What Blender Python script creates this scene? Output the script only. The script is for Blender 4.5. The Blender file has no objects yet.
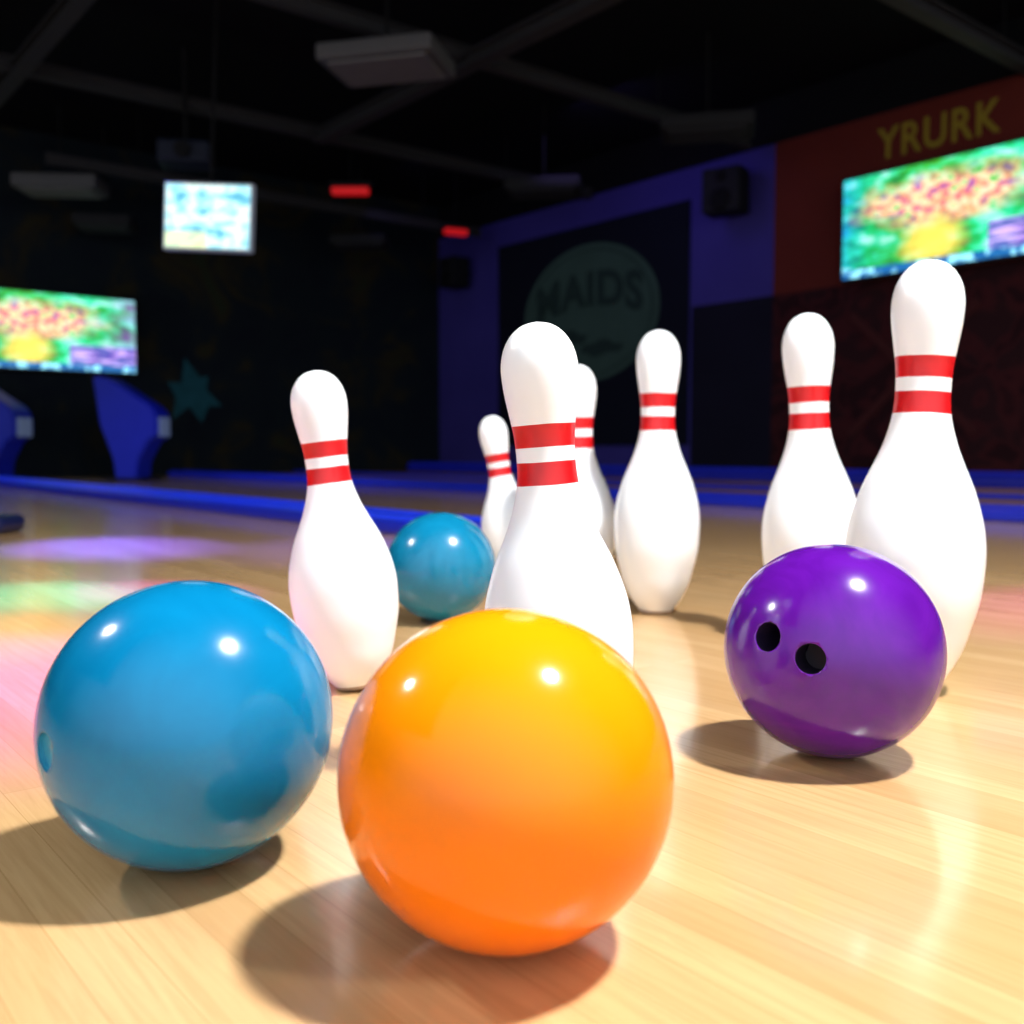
import bpy, bmesh, math, random
from mathutils import Vector, Matrix
random.seed(4)
scene = bpy.context.scene
COL = scene.collection
scene.view_settings.view_transform = 'Standard'
scene.view_settings.look = 'None'

# ---------------------------------------------------------------- materials
class NT:
    def __init__(s, name):
        s.m = bpy.data.materials.new(name); s.m.use_nodes = True
        s.t = s.m.node_tree; s.n = s.t.nodes; s.b = s.n['Principled BSDF']
    def new(s, typ, **kw):
        x = s.n.new(typ)
        for k, v in kw.items(): setattr(x, k, v)
        return x
    def link(s, a, b): s.t.links.new(a, b)
    def val(s, sock, v):
        if isinstance(v, bpy.types.NodeSocket): s.link(v, sock)
        else: sock.default_value = v
    def math(s, op, a, b=0.0, c=None):
        x = s.new('ShaderNodeMath', operation=op)
        s.val(x.inputs[0], a); s.val(x.inputs[1], b)
        if c is not None: s.val(x.inputs[2], c)
        return x.outputs[0]
    def mix(s, f, a, b, blend='MIX'):
        x = s.new('ShaderNodeMix', data_type='RGBA', blend_type=blend)
        s.val(x.inputs[0], f)
        for i, v in ((6, a), (7, b)):
            if isinstance(v, bpy.types.NodeSocket): s.link(v, x.inputs[i])
            else: x.inputs[i].default_value = (*v[:3], 1)
        return x.outputs[2]
    def obj(s):
        return s.new('ShaderNodeTexCoord').outputs['Object']
    def mapping(s, vec, loc=(0,0,0), rot=(0,0,0), scale=(1,1,1)):
        x = s.new('ShaderNodeMapping'); s.link(vec, x.inputs[0])
        x.inputs[1].default_value = loc; x.inputs[2].default_value = rot; x.inputs[3].default_value = scale
        return x.outputs[0]
    def noise(s, vec, scale=5, detail=3, rough=.5, dist=0):
        x = s.new('ShaderNodeTexNoise'); s.link(vec, x.inputs['Vector'])
        x.inputs['Scale'].default_value = scale; x.inputs['Detail'].default_value = detail
        x.inputs['Roughness'].default_value = rough; x.inputs['Distortion'].default_value = dist
        return x.outputs['Fac']
    def ramp(s, f, stops):
        x = s.new('ShaderNodeValToRGB'); s.link(f, x.inputs[0])
        e = x.color_ramp.elements
        while len(e) < len(stops): e.new(0.5)
        for i, (p, c) in enumerate(stops):
            e[i].position = p; e[i].color = (*c[:3], 1)
        return x.outputs[0]
    def xyz(s, vec):
        x = s.new('ShaderNodeSeparateXYZ'); s.link(vec, x.inputs[0]); return x.outputs
    def band(s, v, lo, hi):
        return s.math('MULTIPLY', s.math('GREATER_THAN', v, lo), s.math('LESS_THAN', v, hi))
    def bump(s, h, strength=.1, dist=.01):
        x = s.new('ShaderNodeBump'); s.link(h, x.inputs['Height'])
        x.inputs['Strength'].default_value = strength; x.inputs['Distance'].default_value = dist
        s.link(x.outputs[0], s.b.inputs['Normal'])

def simple(name, col, rough=.5, metal=0, emit=None, es=0, var=.15, scale=6, spec=.5):
    k = NT(name); o = k.obj()
    f = k.noise(o, scale, 3)
    c = k.mix(f, tuple(x*(1-var) for x in col), tuple(min(1, x*(1+var)) for x in col))
    k.link(c, k.b.inputs['Base Color'])
    k.b.inputs['Roughness'].default_value = rough; k.b.inputs['Metallic'].default_value = metal
    k.b.inputs['Specular IOR Level'].default_value = spec
    if emit:
        k.b.inputs['Emission Color'].default_value = (*emit, 1); k.b.inputs['Emission Strength'].default_value = es
    return k.m

def ball_mat(name, c1, c2, rough=.12, scale=14, contrast=(.35, .75), coat=.3, spec=.5):
    k = NT(name); o = k.obj()
    f = k.noise(o, scale, 5, .6, 1.2)
    c = k.ramp(f, [(contrast[0], c1), (contrast[1], c2)])
    k.link(c, k.b.inputs['Base Color'])
    r = k.noise(o, 60, 3)
    k.link(k.math('MULTIPLY_ADD', r, .05, rough-.02), k.b.inputs['Roughness'])
    k.b.inputs['Specular IOR Level'].default_value = spec
    k.b.inputs['Coat Weight'].default_value = coat
    k.b.inputs['Coat Roughness'].default_value = .06
    return k.m

def orange_mat():
    # orange resin; the brightly lit yellow top is painted into the base colour
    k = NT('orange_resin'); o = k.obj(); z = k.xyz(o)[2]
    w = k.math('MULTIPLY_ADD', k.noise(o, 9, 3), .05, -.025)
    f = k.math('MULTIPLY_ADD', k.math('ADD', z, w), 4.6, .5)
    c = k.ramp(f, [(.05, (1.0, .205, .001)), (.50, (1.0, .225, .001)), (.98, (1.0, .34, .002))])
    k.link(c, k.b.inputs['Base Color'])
    k.b.inputs['Roughness'].default_value = .13; k.b.inputs['Specular IOR Level'].default_value = .33
    k.b.inputs['Coat Weight'].default_value = .1; k.b.inputs['Coat Roughness'].default_value = .06
    return k.m
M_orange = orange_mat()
M_teal = ball_mat('blue_resin', (.001, .18, .39), (.002, .215, .45), rough=.16, coat=.12, spec=.38)
M_teal2 = ball_mat('teal_resin', (.002, .17, .32), (.004, .21, .39), scale=18, contrast=(.35, .7), rough=.2, coat=.1)
M_purple = ball_mat('purple_resin', (.085, .004, .25), (.115, .007, .32), rough=.16, scale=12, contrast=(.35, .65), coat=.15, spec=.4)
M_hole = simple('hole_dark', (.012, .006, .03), .5)
M_hole_t = simple('hole_blue', (.04, .32, .50), .3)  # pale reflection in the hole painted as its lining colour

def pin_mat():
    k = NT('pin_white_red'); o = k.obj(); z = k.xyz(o)[2]
    w = k.math('MULTIPLY_ADD', k.noise(o, 9, 2), .006, -.003)
    z = k.math('ADD', z, w)
    s = k.math('ADD', k.band(z, .647, .696), k.band(z, .728, .776))
    n = k.noise(o, 5, 3)
    white = k.mix(n, (.91, .95, .99), (.94, .97, 1.0))
    k.link(k.mix(s, white, (.62, .006, .010)), k.b.inputs['Base Color'])
    k.b.inputs['Roughness'].default_value = .30
    k.b.inputs['Coat Weight'].default_value = .2; k.b.inputs['Coat Roughness'].default_value = .12
    return k.m
M_pin = pin_mat()
M_pinbase = simple('pin_base_nylon', (.45, .33, .25), .4)

def floor_mat():
    k = NT('maple_planks'); o = k.obj()
    v = k.mapping(o, rot=(0, 0, -math.radians(129.2)))
    br = k.new('ShaderNodeTexBrick'); k.link(v, br.inputs['Vector'])
    br.offset = .37; br.squash = 1
    br.inputs['Scale'].default_value = 1
    br.inputs['Brick Width'].default_value = 1.6; br.inputs['Row Height'].default_value = .042
    br.inputs['Mortar Size'].default_value = .0005; br.inputs['Mortar Smooth'].default_value = .5
    br.inputs['Color1'].default_value = (.55, .315, .125, 1); br.inputs['Color2'].default_value = (.69, .43, .195, 1)
    br.inputs['Mortar'].default_value = (.42, .22, .07, 1)
    g = k.noise(k.mapping(v, scale=(3.5, 70, 1)), 1.6, 6, .65, .8)
    g2 = k.noise(k.mapping(v, scale=(1.2, 12, 1)), 1.6, 4, .55, .8)
    c = k.mix(k.ramp(g, [(.4, (0, 0, 0)), (.72, (.6, .6, .6))]), br.outputs['Color'], (.44, .23, .075))
    c = k.mix(k.math('MULTIPLY', g2, .35), c, (.80, .55, .29))
    k.link(c, k.b.inputs['Base Color'])
    k.link(k.math('MULTIPLY_ADD', k.noise(k.mapping(v, scale=(1, 6, 1)), 3, 3), .12, .12), k.b.inputs['Roughness'])
    k.b.inputs['Coat Weight'].default_value = .35; k.b.inputs['Coat Roughness'].default_value = .10
    k.bump(g, .03, .002)
    return k.m
M_floor = floor_mat()

def lane_mat():
    k = NT('lane_boards'); o = k.obj()
    g = k.noise(k.mapping(o, scale=(.6, 14, 1)), 2, 4)
    k.link(k.mix(g, (.32, .14, .05), (.5, .26, .10)), k.b.inputs['Base Color'])
    k.b.inputs['Roughness'].default_value = .3
    return k.m
M_lane = lane_mat()
M_blue = simple('emissive_blue', (.008, .014, .28), .4, emit=(.006, .010, .5), es=.08)  # dark blue with a weak emission of similar hue
M_blue_hi = simple('blue_edge_strip', (.02, .06, .8), .3, emit=(.01, .05, 1.0), es=.20)
M_blueb = simple('bright_divider_blue', (.010, .022, .42), .35, emit=(.004, .012, .6), es=.10)
M_ceil = simple('ceiling_black', (.003, .003, .005), .95, spec=.1)
M_beam = simple('beam_grey', (.026, .025, .028), .8, spec=.2)
M_fix = simple('fixture_grey', (.055, .053, .057), .7)
M_fix_lo = simple('fixture_panel', (.10, .096, .10), .7)
M_black = simple('black_plastic', (.004, .004, .006), .7, spec=.2)
M_cone = simple('speaker_cone_black', (.004, .004, .005), .8, spec=.1)
M_bezel = simple('bezel_dark', (.012, .012, .015), .4)
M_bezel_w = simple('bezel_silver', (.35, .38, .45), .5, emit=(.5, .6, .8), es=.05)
M_red = simple('red_glow', (.3, .01, .01), .4, emit=(1, .01, .015), es=.36)
M_metal = simple('dark_metal', (.008, .008, .009), .8, .0, spec=.1)

def wall_right_mat():
    k = NT('painted_wall'); o = k.obj(); X, Y, Z = k.xyz(o)
    n = k.noise(o, 1.3, 4)
    purple = k.mix(n, (.030, .024, .17), (.055, .042, .26))
    dark = k.mix(n, (.005, .005, .012), (.010, .009, .022))
    orange = k.mix(n, (.085, .013, .010), (.125, .020, .013))
    lowm = k.ramp(k.noise(o, 2.4, 3, .5, 1.5), [(.42, (.020, .005, .007)), (.5, (.05, .009, .011)), (.58, (.024, .007, .009))])
    low = k.math('LESS_THAN', Z, 1.93)
    a = k.mix(k.math('MULTIPLY', low, k.math('GREATER_THAN', X, 4.95)), purple, dark)
    b = k.mix(low, orange, lowm)
    c = k.mix(k.math('GREATER_THAN', X, 6.05), a, b)
    c = k.mix(k.math('GREATER_THAN', Z, 3.48), c, (.003, .003, .004))
    k.link(c, k.b.inputs['Base Color']); k.b.inputs['Roughness'].default_value = .8
    k.b.inputs['Specular IOR Level'].default_value = .1
    return k.m
M_wr = wall_right_mat()
def wall_back_mat():
    k = NT('dark_back_wall'); o = k.obj()
    n = k.noise(o, 1.1, 5, .6, 1.0)
    c = k.ramp(n, [(.3, (.004, .006, .012)), (.52, (.006, .010, .014)), (.62, (.022, .017, .008)), (.75, (.006, .024, .014))])
    k.link(c, k.b.inputs['Base Color']); k.b.inputs['Roughness'].default_value = .8
    k.b.inputs['Specular IOR Level'].default_value = .1
    return k.m
M_wb = wall_back_mat()

def screen_mat(name, strength, seed=0.0):
    k = NT(name); o = k.obj(); X, Y, Z = k.xyz(o)
    base = k.ramp(X, [(0, (.01, .20, .90)), (.12, (.01, .32, .15)), (.40, (.10, .45, .01)), (.62, (.01, .60, .25)), (.80, (.02, .36, .08)), (1, (.40, .02, .70))])
    n1 = k.noise(k.mapping(o, loc=(seed, 0, 0)), 3.2, 2, .5, .6)
    leaf = k.ramp(k.noise(k.mapping(o, loc=(seed+7, 0, 0)), 7, 4, .6), [(.38, (.002, .05, .02)), (.47, (.01, .45, .04)), (.56, (.03, .75, .45)), (.64, (.5, 1, .95))])
    c = k.mix(k.math('MULTIPLY', n1, 1.2), base, leaf)
    warm = k.ramp(k.noise(k.mapping(o, loc=(seed+3, 0, 0), scale=(1.5, 1, .9)), 13, 2, .5, .1), [(.34, (.35, .05, .40)), (.43, (.70, .12, .16)), (.50, (1.0, .42, .22)), (.57, (1, .75, .55)), (.66, (.12, .50, .08))])
    dx = k.math('MULTIPLY', k.math('SUBTRACT', X, .44), 2.3); dz = k.math('MULTIPLY', k.math('SUBTRACT', Z, .64), 3.6)
    dd = k.math('SQRT', k.math('ADD', k.math('MULTIPLY', dx, dx), k.math('MULTIPLY', dz, dz)))
    wob = k.math('MULTIPLY_ADD', k.noise(o, 5, 2), 1.0, -.5)
    f = k.math('MINIMUM', k.math('MAXIMUM', k.math('MULTIPLY', k.math('SUBTRACT', 1.0, k.math('ADD', dd, wob)), 2.0), 0), .9)
    c = k.mix(f, c, warm)
    dx = k.math('MULTIPLY', k.math('SUBTRACT', X, .40), 1.7); dz = k.math('SUBTRACT', Z, .25)
    dd = k.math('SQRT', k.math('ADD', k.math('MULTIPLY', dx, dx), k.math('MULTIPLY', dz, dz)))
    dd = k.math('ADD', dd, k.math('MULTIPLY_ADD', k.noise(o, 9, 2), .16, -.08))
    blob = k.math('MAXIMUM', k.math('SUBTRACT', 1.0, k.math('DIVIDE', dd, .27)), 0)
    c = k.mix(k.math('MINIMUM', k.math('MULTIPLY', blob, 1.5), .95), c, (1, .66, .10))
    pf = k.math('MULTIPLY', k.math('GREATER_THAN', X, .62), k.math('LESS_THAN', Z, .34))
    fl = k.ramp(k.noise(k.mapping(o, scale=(1, 1, 3)), 8, 2), [(.45, (.06, .01, .40)), (.62, (.7, .40, 1))])
    c = k.mix(k.math('MULTIPLY', pf, .85), c, fl)
    bar = k.math('LESS_THAN', Z, .08)
    bc = k.ramp(k.noise(k.mapping(o, scale=(3, 1, 1)), 8, 1), [(.48, (.01, .12, .35)), (.6, (.3, .8, 1))])
    c = k.mix(bar, c, bc)
    k.b.inputs['Base Color'].default_value = (.01, .01, .01, 1); k.b.inputs['Roughness'].default_value = .3
    k.link(c, k.b.inputs['Emission Color']); k.b.inputs['Emission Strength'].default_value = strength
    return k.m
M_scr = screen_mat('game_screen', 1.55)
def screen2():
    k = NT('pale_screen'); o = k.obj(); X, Y, Z = k.xyz(o)
    n = k.noise(k.mapping(o, scale=(1, 1, 1.4)), 4, 2, .5)
    c = k.ramp(n, [(.32, (.06, .40, .60)), (.46, (.38, .85, .95)), (.58, (.88, 1, .97)), (.75, (.35, .80, .60))])
    yl = k.math('MULTIPLY', k.math('LESS_THAN', Z, .26), k.math('LESS_THAN', X, .5))
    c = k.mix(k.math('MULTIPLY', yl, .5), c, (1, .9, .25))
    k.b.inputs['Base Color'].default_value = (.01, .01, .01, 1)
    k.link(c, k.b.inputs['Emission Color']); k.b.inputs['Emission Strength'].default_value = 1.35
    return k.m
M_scr2 = screen2()

# ---------------------------------------------------------------- helpers
AR = math.atan2(-.775, .632)     # along the right-hand wall
AB = math.atan2(.632, .775)      # along the back wall
C = Vector((-1.10, 15.24, 0))
FR = Matrix.Translation(C) @ Matrix.Rotation(AR, 4, 'Z')
FB = Matrix.Translation(C) @ Matrix.Rotation(AB, 4, 'Z')
W = Matrix.Identity(4)
def T(F, x, y, z): return F @ Matrix.Translation((x, y, z))

def mesh_obj(name, bm, mat, M=W, smooth=False, parent=None):
    me = bpy.data.meshes.new(name); bm.normal_update(); bm.to_mesh(me); bm.free()
    me.materials.append(mat)
    if smooth:
        for p in me.polygons: p.use_smooth = True
    o = bpy.data.objects.new(name, me); COL.objects.link(o)
    if parent is not None:
        o.parent = parent; o.matrix_local = M
    else: o.matrix_world = M
    return o
def box_bm(sx, sy, sz, c=(0,0,0), bevel=0, seg=2, bm=None):
    own = bm is None
    b = bmesh.new()
    bmesh.ops.create_cube(b, size=1, matrix=Matrix.Translation(c) @ Matrix.Diagonal((sx, sy, sz, 1)))
    if bevel: bmesh.ops.bevel(b, geom=b.edges[:], offset=bevel, segments=seg, affect='EDGES', profile=.5)
    if own: return b
    me = bpy.data.meshes.new('t'); b.to_mesh(me); b.free(); bm.from_mesh(me); bpy.data.meshes.remove(me)
    return bm
def box(name, size, mat, M=W, bevel=0, parent=None, c=(0,0,0)):
    return mesh_obj(name, box_bm(*size, c=c, bevel=bevel), mat, M, parent=parent)
def cyl(name, r, h, mat, M=W, parent=None, seg=20, r2=None):
    b = bmesh.new()
    bmesh.ops.create_cone(b, cap_ends=True, segments=seg, radius1=r, radius2=r if r2 is None else r2, depth=h)
    return mesh_obj(name, b, mat, M, smooth=False, parent=parent)
def tag(o, label, cat, group=None, kind=None):
    o['label'] = label; o['category'] = cat
    if group: o['group'] = group
    if kind: o['kind'] = kind
    return o
def struct(o): o['kind'] = 'structure'; return o

# ---------------------------------------------------------------- room
CY = 3.95
def slab(name, z0, z1, mat, L=17, back=15):
    a = C; rw = Vector((.632, -.775, 0)); lb = Vector((-.775, -.632, 0))
    pts = [a, a + rw*L, a + rw*L + lb*back, a + lb*back]
    bm = bmesh.new()
    lo = [bm.verts.new((p.x, p.y, z0)) for p in pts]; hi = [bm.verts.new((p.x, p.y, z1)) for p in pts]
    bm.faces.new(lo); bm.faces.new(hi[::-1])
    for i in range(4):
        j = (i+1) % 4; bm.faces.new((lo[i], hi[i], hi[j], lo[j]))
    bmesh.ops.recalc_face_normals(bm, faces=bm.faces[:])
    return struct(mesh_obj(name, bm, mat))
slab('floor', -.15, 0, M_floor, L=22)
slab('ceiling', CY, CY+.1, M_ceil, L=11.0)
struct(box('wall_right', (13.6, .2, CY), M_wr, FR, c=(6.8, .1, CY/2)))
struct(box('wall_back', (15.2, .2, CY), M_wb, FB, c=(-7.4, .1, CY/2)))

# ceiling beams -------------------------------------------------
def beam(p, ang, L, w, z, label):
    M = Matrix.Translation((p[0], p[1], z)) @ Matrix.Rotation(ang, 4, 'Z')
    b = box_bm(L, w, .015, c=(0, 0, .05)); box_bm(L, w, .015, c=(0, 0, -.05), bm=b); box_bm(L, .015, .1, bm=b)
    o = mesh_obj('ceiling_beam', b, M_beam, M)
    for x in (-L*.33, L*.33):
        cyl('hanger_rod', .008, CY-z-.05, M_metal, Matrix.Translation((x, 0, (CY-z)/2+.03)), parent=o, seg=8)
    return tag(o, label, 'beam', 'steel beams under the ceiling')
beam((.6+.63*-.3, 7.06-.775*-.3), AR, 7.4, .14, 3.42, 'long grey steel beam hung below the black ceiling')
beam((-2.96-.3, 7.06+.4), AR, 6.2, .12, 3.45, 'long grey steel beam hung below the black ceiling')
beam((-4.21+2.5*.775, 8.44+2.5*.632), AB, 8.6, .12, 3.50, 'grey cross beam hung below the black ceiling')
beam((-1.87+1.5*.775, 7.06+1.5*.632), AB, 8.2, .10, 3.50, 'grey cross beam hung below the black ceiling')
beam((2.52+.3*.775, 7.06+.3*.632), AB, 4.6, .12, 3.50, 'short grey cross beam near the red wall')
beam((-2.6, 12.2), AB, 5.6, .07, 3.30, 'grey cross beam near the back wall')

# ceiling fixtures ----------------------------------------------
M_fixd = simple('fixture_dark', (.012, .012, .014), .8, spec=.2)
M_fixd2 = simple('fixture_dark_panel', (.022, .022, .026), .8, spec=.2)
def fixture(x, y, z, w, dp, h, ang, label, m1=None, m2=None):
    M = Matrix.Translation((x, y, z)) @ Matrix.Rotation(ang, 4, 'Z')
    o = box('ceiling_light_fixture', (w, dp, h), m1 or M_fixd, M, bevel=.025)
    box('diffuser_panel', (w*.84, dp*.8, .02), m2 or M_fixd2, Matrix.Translation((0, 0, -h/2-.008)), bevel=.006, parent=o)
    L = CY - z - h/2
    cyl('hanger_rod', .012, L, M_metal, Matrix.Translation((0, 0, h/2+L/2)), parent=o, seg=10)
    return tag(o, label, 'light fixture', 'box fixtures hung from the ceiling')
fl = 'unlit flat dark grey box fixture hanging from the ceiling'
fixture(-.90, 7.4, 3.12, .86, .60, .12, math.radians(-14), 'large pale grey box fixture hanging on a rod', M_fix, M_fix_lo)
fixture(-4.78, 10.8, 3.12, .86, .5, .14, math.radians(5), 'pale grey box fixture hanging from the ceiling', M_fix, M_fix_lo)
fixture(-4.60, 11.5, 2.88, .62, .5, .12, math.radians(10), fl)
fixture(.34, 10.8, 3.10, .8, .5, .12, math.radians(-8), fl)
fixture(-1.95, 13.0, 2.98, .70, .45, .12, 0, fl)
fixture(1.71, 8.95, 3.14, .80, .5, .12, math.radians(-12), fl)
def redlamp(x, y, z, w, ang):
    M = Matrix.Translation((x, y, z)) @ Matrix.Rotation(ang, 4, 'Z')
    o = box('red_sign_lamp', (w+.06, .14, .05), M_black, M @ Matrix.Translation((0, 0, .07)), bevel=.012)
    box('glowing_lens', (w, .12, .075), M_red, Matrix.Translation((0, 0, -.065)), bevel=.02, parent=o)
    L = CY-z-.09
    cyl('hanger_rod', .008, L, M_metal, Matrix.Translation((0, 0, .02+L/2)), parent=o, seg=8)
    tag(o, 'small glowing red lamp hung under the dark ceiling', 'lamp', 'red ceiling lamps')
redlamp(-1.73, 10.9, 3.08, .40, 0)
redlamp(-.72, 13.0, 3.10, .30, math.radians(25))
M = Matrix.Translation((-2.97, 9.3, 3.0)) @ Matrix.Rotation(.15, 4, 'Z')
o = box('projector', (.46, .36, .2), simple('projector_blue_black', (.008, .011, .025), .6, spec=.2), M, bevel=.03)
cyl('lens', .07, .06, M_metal, Matrix.Translation((0, -.2, 0)) @ Matrix.Rotation(math.pi/2, 4, 'X'), parent=o, seg=24)
cyl('mounting_pole', .02, CY-3.1, M_metal, Matrix.Translation((0, 0, .1+(CY-3.1)/2)), parent=o, seg=10)
tag(o, 'dark projector mounted on a pole under the ceiling', 'projector')

# screens --------------------------------------------------------
def tv(M, w, h, scr, bez, label, mount, border=.025):
    o = box('television', (w+2*border, .07, h+2*border), bez, M @ Matrix.Translation((w/2, .04, h/2)), bevel=.012)
    b = bmesh.new()
    vs = [b.verts.new(p) for p in ((0,0,0),(1,0,0),(1,0,1),(0,0,1))]; b.faces.new(vs)
    mesh_obj('screen', b, scr, Matrix.Translation((-w/2, -.042, -h/2)) @ Matrix.Diagonal((w, 1, h, 1)), parent=o)
    if mount == 'wall':
        box('wall_bracket', (.4, .09, .3), M_metal, Matrix.Translation((0, .078, 0)), parent=o, bevel=.01)
    else:
        L = CY - mount - h
        cyl('ceiling_pole', .014, L, M_metal, Matrix.Translation((0, .02, h/2+L/2)), parent=o, seg=12)
    return tag(o, label, 'television')
tv(T(FR, 6.97, -.17, 1.95), 2.25, .93, M_scr, M_bezel, 'large television showing a colourful game on the red wall', 'wall')
tv(T(FB, -6.60, -.17, 1.25), 2.0, .86, M_scr, M_bezel, 'wide television showing a colourful game on the dark back wall', 'wall')
tv(Matrix.Translation((-2.74, 8.0, 1.92)) @ Matrix.Rotation(-.08, 4, 'Z') @ Matrix.Rotation(.05, 4, 'Y'), .68, .49, M_scr2, M_bezel_w,
   'small bright pale blue television hung from the ceiling', 1.90, border=.02)

# lettering -----------------------------------------------------
def text_mesh(name, s, size, mat, M, depth=.02, offset=.0, parent=None, arch=0):
    cu = bpy.data.curves.new('t', 'FONT'); cu.body = s; cu.size = size; cu.extrude = depth/2; cu.offset = offset
    cu.align_x = 'LEFT'; cu.resolution_u = 6; cu.space_character = 1.1
    to = bpy.data.objects.new('t', cu); COL.objects.link(to)
    dg = bpy.context.evaluated_depsgraph_get()
    me = bpy.data.meshes.new_from_object(to.evaluated_get(dg))
    bpy.data.objects.remove(to)
    xs = [v.co.x for v in me.vertices]; ys = [v.co.y for v in me.vertices]
    w, h = max(xs)-min(xs), max(ys)-min(ys)
    me.transform(Matrix.Translation((-min(xs), -min(ys), 0)))
    if arch:
        for v in me.vertices:
            t = (v.co.x/w-.5)*2
            v.co.y -= arch*h*t*t*(1-.35*v.co.y/h)
    me.materials.clear(); me.materials.append(mat); me.name = name
    o = bpy.data.objects.new(name, me); COL.objects.link(o)
    R = Matrix.Rotation(math.pi/2, 4, 'X')
    if parent is not None: o.parent = parent; o.matrix_local = M(w, h) @ R
    else: o.matrix_world = M(w, h) @ R
    return o
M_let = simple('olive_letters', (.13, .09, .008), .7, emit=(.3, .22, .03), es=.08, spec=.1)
o = text_mesh('wall_sign', 'YRURK', .4, M_let,
              lambda w, h: T(FR, 7.21, -.006, 3.045) @ Matrix.Diagonal((1.16/w, 1, .29/h, 1)), .008, .006)
tag(o, 'olive yellow block letters YRURK on the red wall', 'sign')

M_mur = simple('mural_dark', (.005, .006, .014), .8, spec=.1)
M_emb = simple('emblem_green_grey', (.015, .026, .026), .8, emit=(.05, .10, .09), es=.09, spec=.1, var=.5, scale=2)
M_emb2 = simple('emblem_dark', (.007, .013, .016), .8, emit=(.05, .10, .09), es=.04, spec=.1)
mu = box('wall_mural', (3.45, .03, 2.75), M_mur, T(FR, 3.2, -.016, 1.75), bevel=.006)
tag(mu, 'dark wall mural with a round grey green emblem', 'mural')
def disc_bm(r0, r1, seg=64, sx=1):
    b = bmesh.new(); a = []; c = []
    for i in range(seg):
        t = 2*math.pi*i/seg
        a.append(b.verts.new((sx*r1*math.cos(t), 0, r1*math.sin(t))))
        if r0: c.append(b.verts.new((sx*r0*math.cos(t), 0, r0*math.sin(t))))
    if r0:
        for i in range(seg):
            j = (i+1) % seg; b.faces.new((a[i], a[j], c[j], c[i]))
    else: b.faces.new(a)
    return b
SX = 1.42
em = mesh_obj('round_emblem', disc_bm(0, .86, sx=SX), M_emb, Matrix.Translation((.08, -.02, .28)), parent=mu)
mesh_obj('emblem_ring', disc_bm(.77, .79, sx=SX), M_emb2, Matrix.Translation((0, -.004, 0)), parent=em)
text_mesh('lettering', 'MAIDS', .4, M_emb2, lambda w, h: Matrix.Translation((-.96, -.012, .08)) @ Matrix.Diagonal((1.92/w, 1, .44/h, 1)), .01, .016, parent=em, arch=.4)
b = bmesh.new()
for cx, cz, rx, rz in ((-.35, -.30, .34, .10), (.25, -.45, .38, .09)):
    vs = [b.verts.new((cx+rx*math.cos(2*math.pi*i/16)*(1+.2*math.sin(i*2.3)), 0, cz+rz*math.sin(2*math.pi*i/16)*(1+.3*math.cos(i*1.7)))) for i in range(16)]
    b.faces.new(vs)
mesh_obj('emblem_strokes', b, M_emb2, Matrix.Translation((0, -.008, 0)), parent=em)

b = bmesh.new(); vs = []
RR = [.46, .20, .36, .24, .44, .18, .38, .25, .40, .17, .30, .22]
for i in range(12):
    t = math.pi/2 + i*math.pi/6 + .25 + .12*math.sin(i*2.1)
    vs.append(b.verts.new((RR[i]*math.cos(t), 0, RR[i]*math.sin(t))))
f = b.faces.new(vs)
r_ = bmesh.ops.extrude_face_region(b, geom=[f]); bmesh.ops.translate(b, vec=(0, -.012, 0), verts=[v for v in r_['geom'] if isinstance(v, bmesh.types.BMVert)])
bmesh.ops.recalc_face_normals(b, faces=b.faces[:])
o = mesh_obj('star_decal', b, simple('teal_paint', (.006, .03, .045), .7, emit=(.01, .09, .12), es=.08, var=.8, spec=.1), T(FB, -3.82, -.004, 1.04))
tag(o, 'dim teal irregular star painted on the dark back wall', 'wall decal')
M_x = simple('maroon_light', (.05, .011, .012), .7, spec=.1)
for i, x in enumerate((7.6, 9.3)):
    bm2 = bmesh.new()
    for a in (.75, -.75):
        t = box_bm(1.7, .02, .08); t.transform(Matrix.Rotation(a, 4, 'Y')); me = bpy.data.meshes.new('t'); t.to_mesh(me); t.free(); bm2.from_mesh(me); bpy.data.meshes.remove(me)
    o = mesh_obj('crossed_wall_trim', bm2, M_x, T(FR, x, -.012, 1.05))
    tag(o, 'dim maroon crossed bands on the lower red wall', 'wall decoration', 'crossed bands on the wall')

def speaker(M, w, h, d):
    o = box('wall_speaker', (w, d, h), M_black, M, bevel=.02)
    for z, r in ((-.1*h/.45, .3*w), (.13*h/.45, .16*w)):
        cyl('speaker_cone', r, .02, M_cone, Matrix.Translation((0, -d/2-.006, z)) @ Matrix.Rotation(math.pi/2, 4, 'X'), parent=o, r2=r*.7, seg=28)
    box('wall_bracket', (.08, .12, .08), M_metal, Matrix.Translation((0, d/2+.04, 0)), parent=o)
    tag(o, 'black box loudspeaker mounted on the purple wall', 'speaker', 'wall loudspeakers')
speaker(T(FR, 5.62, -.26, 3.03) @ Matrix.Rotation(.3, 4, 'Z'), .42, .46, .3)
speaker(T(FR, .75, -.26, 2.85), .34, .42, .3)

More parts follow.
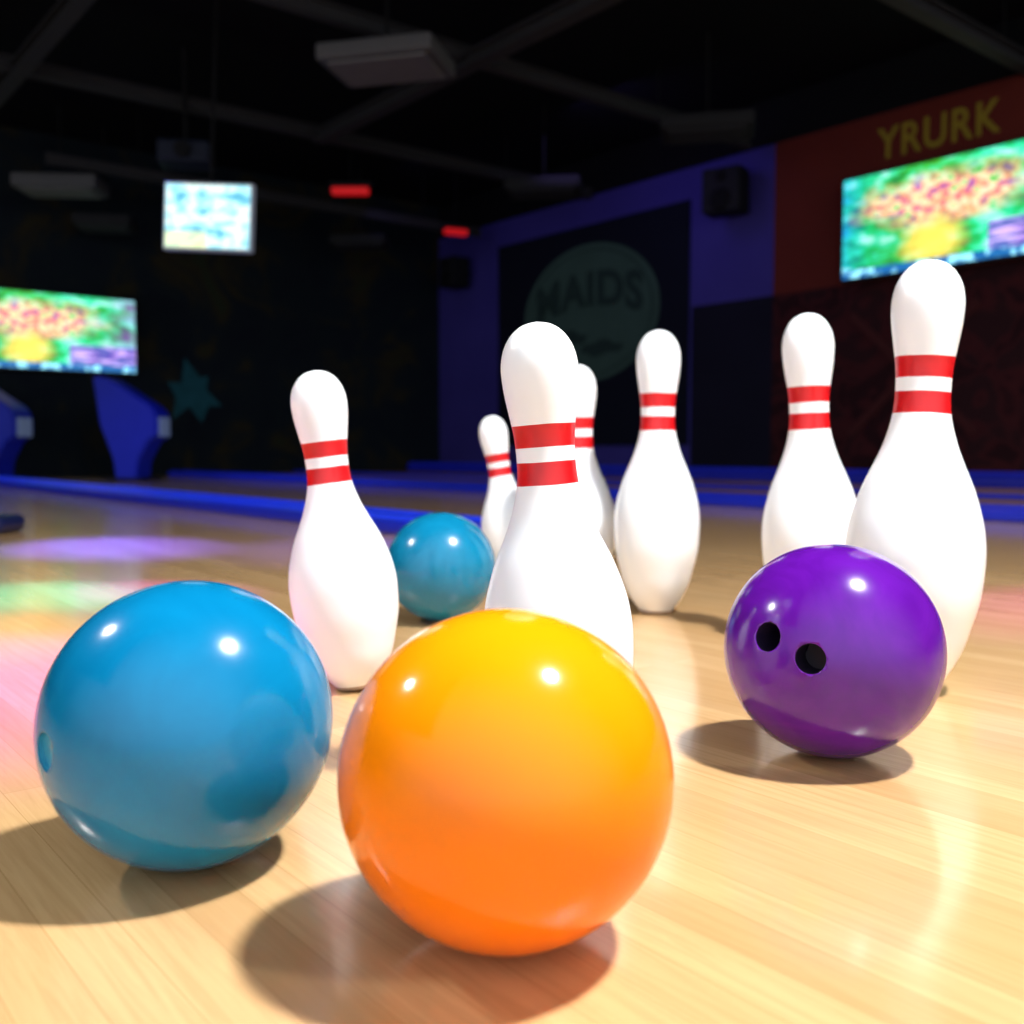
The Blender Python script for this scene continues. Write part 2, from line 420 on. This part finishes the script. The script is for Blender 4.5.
# lane dividers, lanes ---------------------------------------------
def divider(x0, x1, y, w, h, label, mb, mh):
    L = x1-x0
    o = box('lane_divider', (L, w, h), mb, T(FR, (x0+x1)/2, y, h/2), bevel=min(w, h)*.3)
    for s in (-1, 1):
        box('edge_strip', (L-.1, .035, .02), mh, Matrix.Translation((0, s*w*.33, h/2+.004)), bevel=.006, parent=o)
    return tag(o, label, 'lane divider', 'blue lane dividers')
dl = 'long low glowing blue divider running beside a lane'
divider(1.35, 9.75, -6.60, .30, .055, 'long low glowing blue divider at the edge of the wooden floor', M_blueb, M_blue_hi)
divider(.3, 13.3, -4.17, .24, .055, dl, M_blueb, M_blueb)
divider(.3, 13.3, -2.55, .14, .035, dl, M_blue, M_blueb)
divider(.3, 13.3, -.70, .20, .13, 'blue low barrier running along the foot of the wall', M_blue, M_blueb)
def lane(y0, y1):
    o = box('bowling_lane', (13.0, y1-y0, .02), M_lane, T(FR, 6.85, (y0+y1)/2, .010), bevel=.004)
    tag(o, 'dark glossy wooden bowling lane between blue dividers', 'bowling lane', 'wooden bowling lanes')
lane(-4.03, -2.64); lane(-2.46, -.82)

# consoles ----------------------------------------------------------
M_disp = simple('console_display', (.15, .2, .35), .4, emit=(.4, .55, .9), es=.10)
M_cons = simple('console_blue', (.008, .018, .32), .5, emit=(.004, .012, .6), es=.05, spec=.2)
def console(px, Y, label):
    s = Y/1000
    pts = [(100,376),(114,378),(158,407),(163,416),(163,436),(154,441),(143,462),(141,481),(121,481),(118,458),(106,425)]
    b = bmesh.new()
    vs = [b.verts.new(((x-131)*s, 0, (481-y)*s)) for x, y in pts]
    f = b.faces.new(vs)
    r = bmesh.ops.extrude_face_region(b, geom=[f])
    bmesh.ops.translate(b, vec=(0, .42, 0), verts=[v for v in r['geom'] if isinstance(v, bmesh.types.BMVert)])
    bmesh.ops.recalc_face_normals(b, faces=b.faces[:])
    bmesh.ops.bevel(b, geom=b.edges[:], offset=.02, segments=3, affect='EDGES')
    X = (px-512)*s
    o = mesh_obj('scoring_console', b, M_cons, Matrix.Translation((X, Y, 0)))
    box('display', (.02, .3, .2), M_disp, Matrix.Translation((32.5*s, .21, .56)), bevel=.006, parent=o)
    box('foot', (.42, .5, .03), M_metal, Matrix.Translation((0, .21, .016)), bevel=.01, parent=o)
    tag(o, label, 'scoring console', 'blue scoring consoles')
console(126, 10.3, 'tall curved blue scoring console beside the lanes')
console(-16, 10.45, 'tall curved blue scoring console beside the lanes')
o = box('floor_pad', (.30, .22, .07), simple('pad_navy', (.01, .015, .08), .4), Matrix.Translation((-2.07, 3.85, .035)), bevel=.03)
tag(o, 'small dark navy rubber block on the wooden floor', 'floor block')

# ---------------------------------------------------------------- pins
prof = [(0, .055), (.012, .066), (.05, .0943), (.10, .119), (.15, .134), (.225, .1525), (.30, .1585), (.345, .1575), (.392, .1510),
        (.44, .138), (.483, .1230), (.53, .102), (.575, .0840), (.625, .0695), (.667, .0635), (.715, .0625), (.76, .0655),
        (.80, .0715), (.842, .0780), (.88, .0815), (.91, .0810), (.94, .0745), (.965, .062), (.983, .046), (.994, .027), (1, 0)]
def catmull(P, n=5):
    out = []
    for i in range(len(P)-1):
        p0 = P[max(i-1, 0)]; p1 = P[i]; p2 = P[i+1]; p3 = P[min(i+2, len(P)-1)]
        for k in range(n):
            t = k/n
            out.append(tuple(.5*((2*p1[j]) + (-p0[j]+p2[j])*t + (2*p0[j]-5*p1[j]+4*p2[j]-p3[j])*t*t + (-p0[j]+3*p1[j]-3*p2[j]+p3[j])*t**3) for j in (0, 1)))
    out.append(P[-1]); return out
def lathe(P, seg=72):
    b = bmesh.new(); rings = []
    for z, r in P:
        if r < 1e-5: rings.append([b.verts.new((0, 0, z))])
        else: rings.append([b.verts.new((r*math.cos(2*math.pi*i/seg), r*math.sin(2*math.pi*i/seg), z)) for i in range(seg)])
    for a, c in zip(rings, rings[1:]):
        for i in range(seg):
            j = (i+1) % seg
            if len(c) == 1: b.faces.new((a[i], a[j], c[0]))
            else: b.faces.new((a[i], a[j], c[j], c[i]))
    b.faces.new(rings[0][::-1])
    return b
pin0 = mesh_obj('bowling_pin', lathe(catmull(prof)), M_pin, smooth=True)
base0 = mesh_obj('base_ring', lathe([(-.001, .050), (-.001, .0585), (.006, .0625), (.010, .0645)]), M_pinbase, smooth=True)
pins = [ # x, y, height, belly width, lean sideways (deg, + = right), label
    (-.2090, 1.330, .4250, .1430, -7.0, 'white bowling pin with two red stripes behind the blue ball'),
    (.0555, .968, .4415, .1450, -4.2, 'white bowling pin with two red stripes behind the orange ball'),
    (.2840, 1.960, .5520, .1670, .1, 'tall white bowling pin standing upright with two red stripes'),
    (.5270, 1.320, .5660, .1740, 1.8, 'tallest white bowling pin with red stripes beside the purple ball'),
    (.5080, 1.670, .5450, .1620, -2.1, 'white bowling pin with red stripes behind the purple ball'),
    (.1450, 2.110, .4980, .1560, -1.0, 'white red striped pin half hidden by another pin'),
    (.0150, 2.330, .4010, .1300, -9.3, 'small tilted white bowling pin with red stripes'),
]
for i, (x, y, h, w, lean, lab) in enumerate(pins):
    o, bs = (pin0, base0) if i == 0 else (pin0.copy(), base0.copy())
    if i: COL.objects.link(o); COL.objects.link(bs)
    sx = w/(2*.1585)
    R = Matrix.Rotation(math.radians(lean), 4, 'Y')
    lift = sx*.055*abs(math.sin(math.radians(lean)))*.8
    o.matrix_world = Matrix.Translation((x, y, lift + .001)) @ R @ Matrix.Rotation(i*1.3, 4, 'Z') @ Matrix.Diagonal((sx, sx, h, 1))
    bs.parent = o; bs.matrix_parent_inverse = Matrix.Identity(4); bs.matrix_basis = Matrix.Identity(4)
    tag(o, lab, 'bowling pin', 'white bowling pins with red stripes')

# ---------------------------------------------------------------- balls
def ball(name_label, c, r, mat, holes=(), hr=.13, hmat=None, depth=.45):
    b = bmesh.new(); bmesh.ops.create_icosphere(b, subdivisions=6, radius=r)
    o = mesh_obj('bowling_ball', b, mat, Matrix.Translation(c), smooth=True)
    for n in holes:
        n = Vector(n).normalized(); q = n.to_track_quat('Z', 'Y').to_matrix().to_4x4()
        R = hr*r
        cb = bmesh.new(); bmesh.ops.create_cone(cb, cap_ends=True, segments=40, radius1=R, radius2=R, depth=depth*r*2)
        cut = mesh_obj('cut', cb, mat, Matrix.Translation(c) @ q @ Matrix.Translation((0, 0, r)))
        md = o.modifiers.new('b', 'BOOLEAN'); md.object = cut; md.operation = 'DIFFERENCE'; md.solver = 'EXACT'
        dg = bpy.context.evaluated_depsgraph_get(); dg.update()
        me = bpy.data.meshes.new_from_object(o.evaluated_get(dg))
        o.modifiers.clear(); o.data = me
        bpy.data.objects.remove(cut)
        for p in me.polygons: p.use_smooth = (p.normal.dot(p.center.normalized()) > .9 and abs(p.center.length-r) < r*.03)
        lip = math.sqrt(r*r-R*R) - r*.006
        lb = bmesh.new(); seg = 40
        R1 = R*.985
        top = [lb.verts.new((R1*math.cos(2*math.pi*i/seg), R1*math.sin(2*math.pi*i/seg), lip)) for i in range(seg)]
        bot = [lb.verts.new((R1*math.cos(2*math.pi*i/seg), R1*math.sin(2*math.pi*i/seg), r*(1-depth)+.001)) for i in range(seg)]
        for i in range(seg):
            j = (i+1) % seg; lb.faces.new((top[j], top[i], bot[i], bot[j]))
        lb.faces.new(bot)
        mesh_obj('finger_hole', lb, hmat or M_hole, q, parent=o)
    return tag(o, name_label, 'bowling ball', 'glossy bowling balls')
def dirs(c, lst):
    w = (Vector(c)-Vector((0, 0, .32))).normalized(); rt = w.cross(Vector((0, 0, 1))).normalized(); up = rt.cross(w)
    return [rt*a + up*b - w*math.sqrt(max(0, 1-a*a-b*b)) for a, b in lst]
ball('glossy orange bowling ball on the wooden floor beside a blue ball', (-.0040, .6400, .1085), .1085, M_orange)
c = (-.2500, .7640, .1095)
ball('glossy blue bowling ball beside the orange ball', c, .1095, M_teal, dirs(c, [(-.885, -.11)]), .12, M_hole_t, .05)
c = (.3355, 1.0380, .1110)
ball('glossy purple bowling ball with finger holes beside a tall pin', c, .1110, M_purple, dirs(c, [(-.545, .08), (-.175, -.09)]), .132)
ball('small teal bowling ball standing among the pins', (-.1330, 1.859, .1020), .1020, M_teal2)

# ---------------------------------------------------------------- lights
def area(loc, target, size, power, color=(1, 1, 1), shape='DISK'):
    l = bpy.data.lights.new('area_lamp', 'AREA'); l.shape = shape; l.size = size; l.energy = power; l.color = color
    o = bpy.data.objects.new('area_lamp', l); COL.objects.link(o); o.location = loc
    o.rotation_euler = (Vector(target)-Vector(loc)).to_track_quat('-Z', 'Y').to_euler(); return o
def spot(loc, target, power, color, angle=60, blend=.6, r=.05):
    l = bpy.data.lights.new('added_spot', 'SPOT'); l.energy = power; l.color = color; l.spot_size = math.radians(angle); l.spot_blend = blend
    l.shadow_soft_size = r
    o = bpy.data.objects.new('added_spot', l); COL.objects.link(o); o.location = loc
    o.rotation_euler = (Vector(target)-Vector(loc)).to_track_quat('-Z', 'Y').to_euler(); return o
area((1.15, .65, 2.7), (.40, .75, 0), .22, 168, (1, .99, .98))
area((-2.5, 1.7, 2.15), (0, 1, .1), .20, 34, (1, .98, .97))
# unseen blue / violet lamps added to light the wall and dividers
area((.7, 10.3, 3.6), (2.3, 11.6, 2.2), 1.2, 7, (.35, .25, 1))
area((-1.4, 12.6, 3.6), (.0, 13.9, 2.2), 1.0, 1.6, (.3, .25, 1))
spot((-3.2, 8.2, 3.3), (-3.2, 8.6, 0), 220, (.05, .08, 1), 85)
spot((-1.6, 5.2, 3.3), (-1.9, 5.7, 0), 150, (.05, .08, 1), 55)
spot((2.8, 7.4, 3.3), (3.2, 6.4, 0), 22, (1, .5, .25), 70)  # unseen warm lamp added to brighten the lanes
# added spots imitating coloured screen reflections on the floor
spot((-3.0, 3.2, 2.8), (-.70, 1.36, 0), 4200, (.40, .0, .85), 11, 1, .03)
spot((-3.2, 4.0, 2.8), (-.88, 1.72, 0), 1100, (1, .5, .05), 6, 1, .03)
spot((-3.2, 4.0, 2.8), (-1.03, 2.2, 0), 2600, (.0, .8, .9), 7, 1, .03)
spot((-3.2, 4.0, 2.8), (-.80, 2.25, 0), 2600, (.45, .02, .95), 6, 1, .03)
spot((-3.0, 5.4, 2.8), (-1.32, 3.3, 0), 8500, (.08, .06, 1), 12, 1, .03)
spot((-1.6, 5.6, 2.8), (-.55, 3.2, 0), 1600, (.10, .08, 1), 14, 1, .03)
spot((3.5, 4.0, 2.8), (1.16, 2.0, 0), 1600, (.6, .03, .9), 10, 1, .03)

# added front fill: the world is made brighter behind the camera
wd = bpy.data.worlds.new('world'); scene.world = wd; wd.use_nodes = True
nt = wd.node_tree; bg = nt.nodes['Background']
tc = nt.nodes.new('ShaderNodeTexCoord'); sp = nt.nodes.new('ShaderNodeSeparateXYZ'); nt.links.new(tc.outputs['Generated'], sp.inputs[0])
mr = nt.nodes.new('ShaderNodeMapRange'); mr.interpolation_type = 'SMOOTHSTEP'
mr.inputs[1].default_value = .10; mr.inputs[2].default_value = -1.0; mr.inputs[3].default_value = .03; mr.inputs[4].default_value = 1.45
nt.links.new(sp.outputs[1], mr.inputs[0]); nt.links.new(mr.outputs[0], bg.inputs[1])
bg.inputs[0].default_value = (.86, .93, 1, 1)

# ---------------------------------------------------------------- camera
cam = bpy.data.cameras.new('camera'); co = bpy.data.objects.new('camera', cam); COL.objects.link(co)
co.location = (0, 0, .32); co.rotation_euler = (math.radians(90-3.55), 0, 0)
cam.sensor_width = 36; cam.lens = 35.16; cam.clip_start = .02
cam.dof.use_dof = True; cam.dof.focus_distance = .95; cam.dof.aperture_fstop = 4.6
scene.camera = co
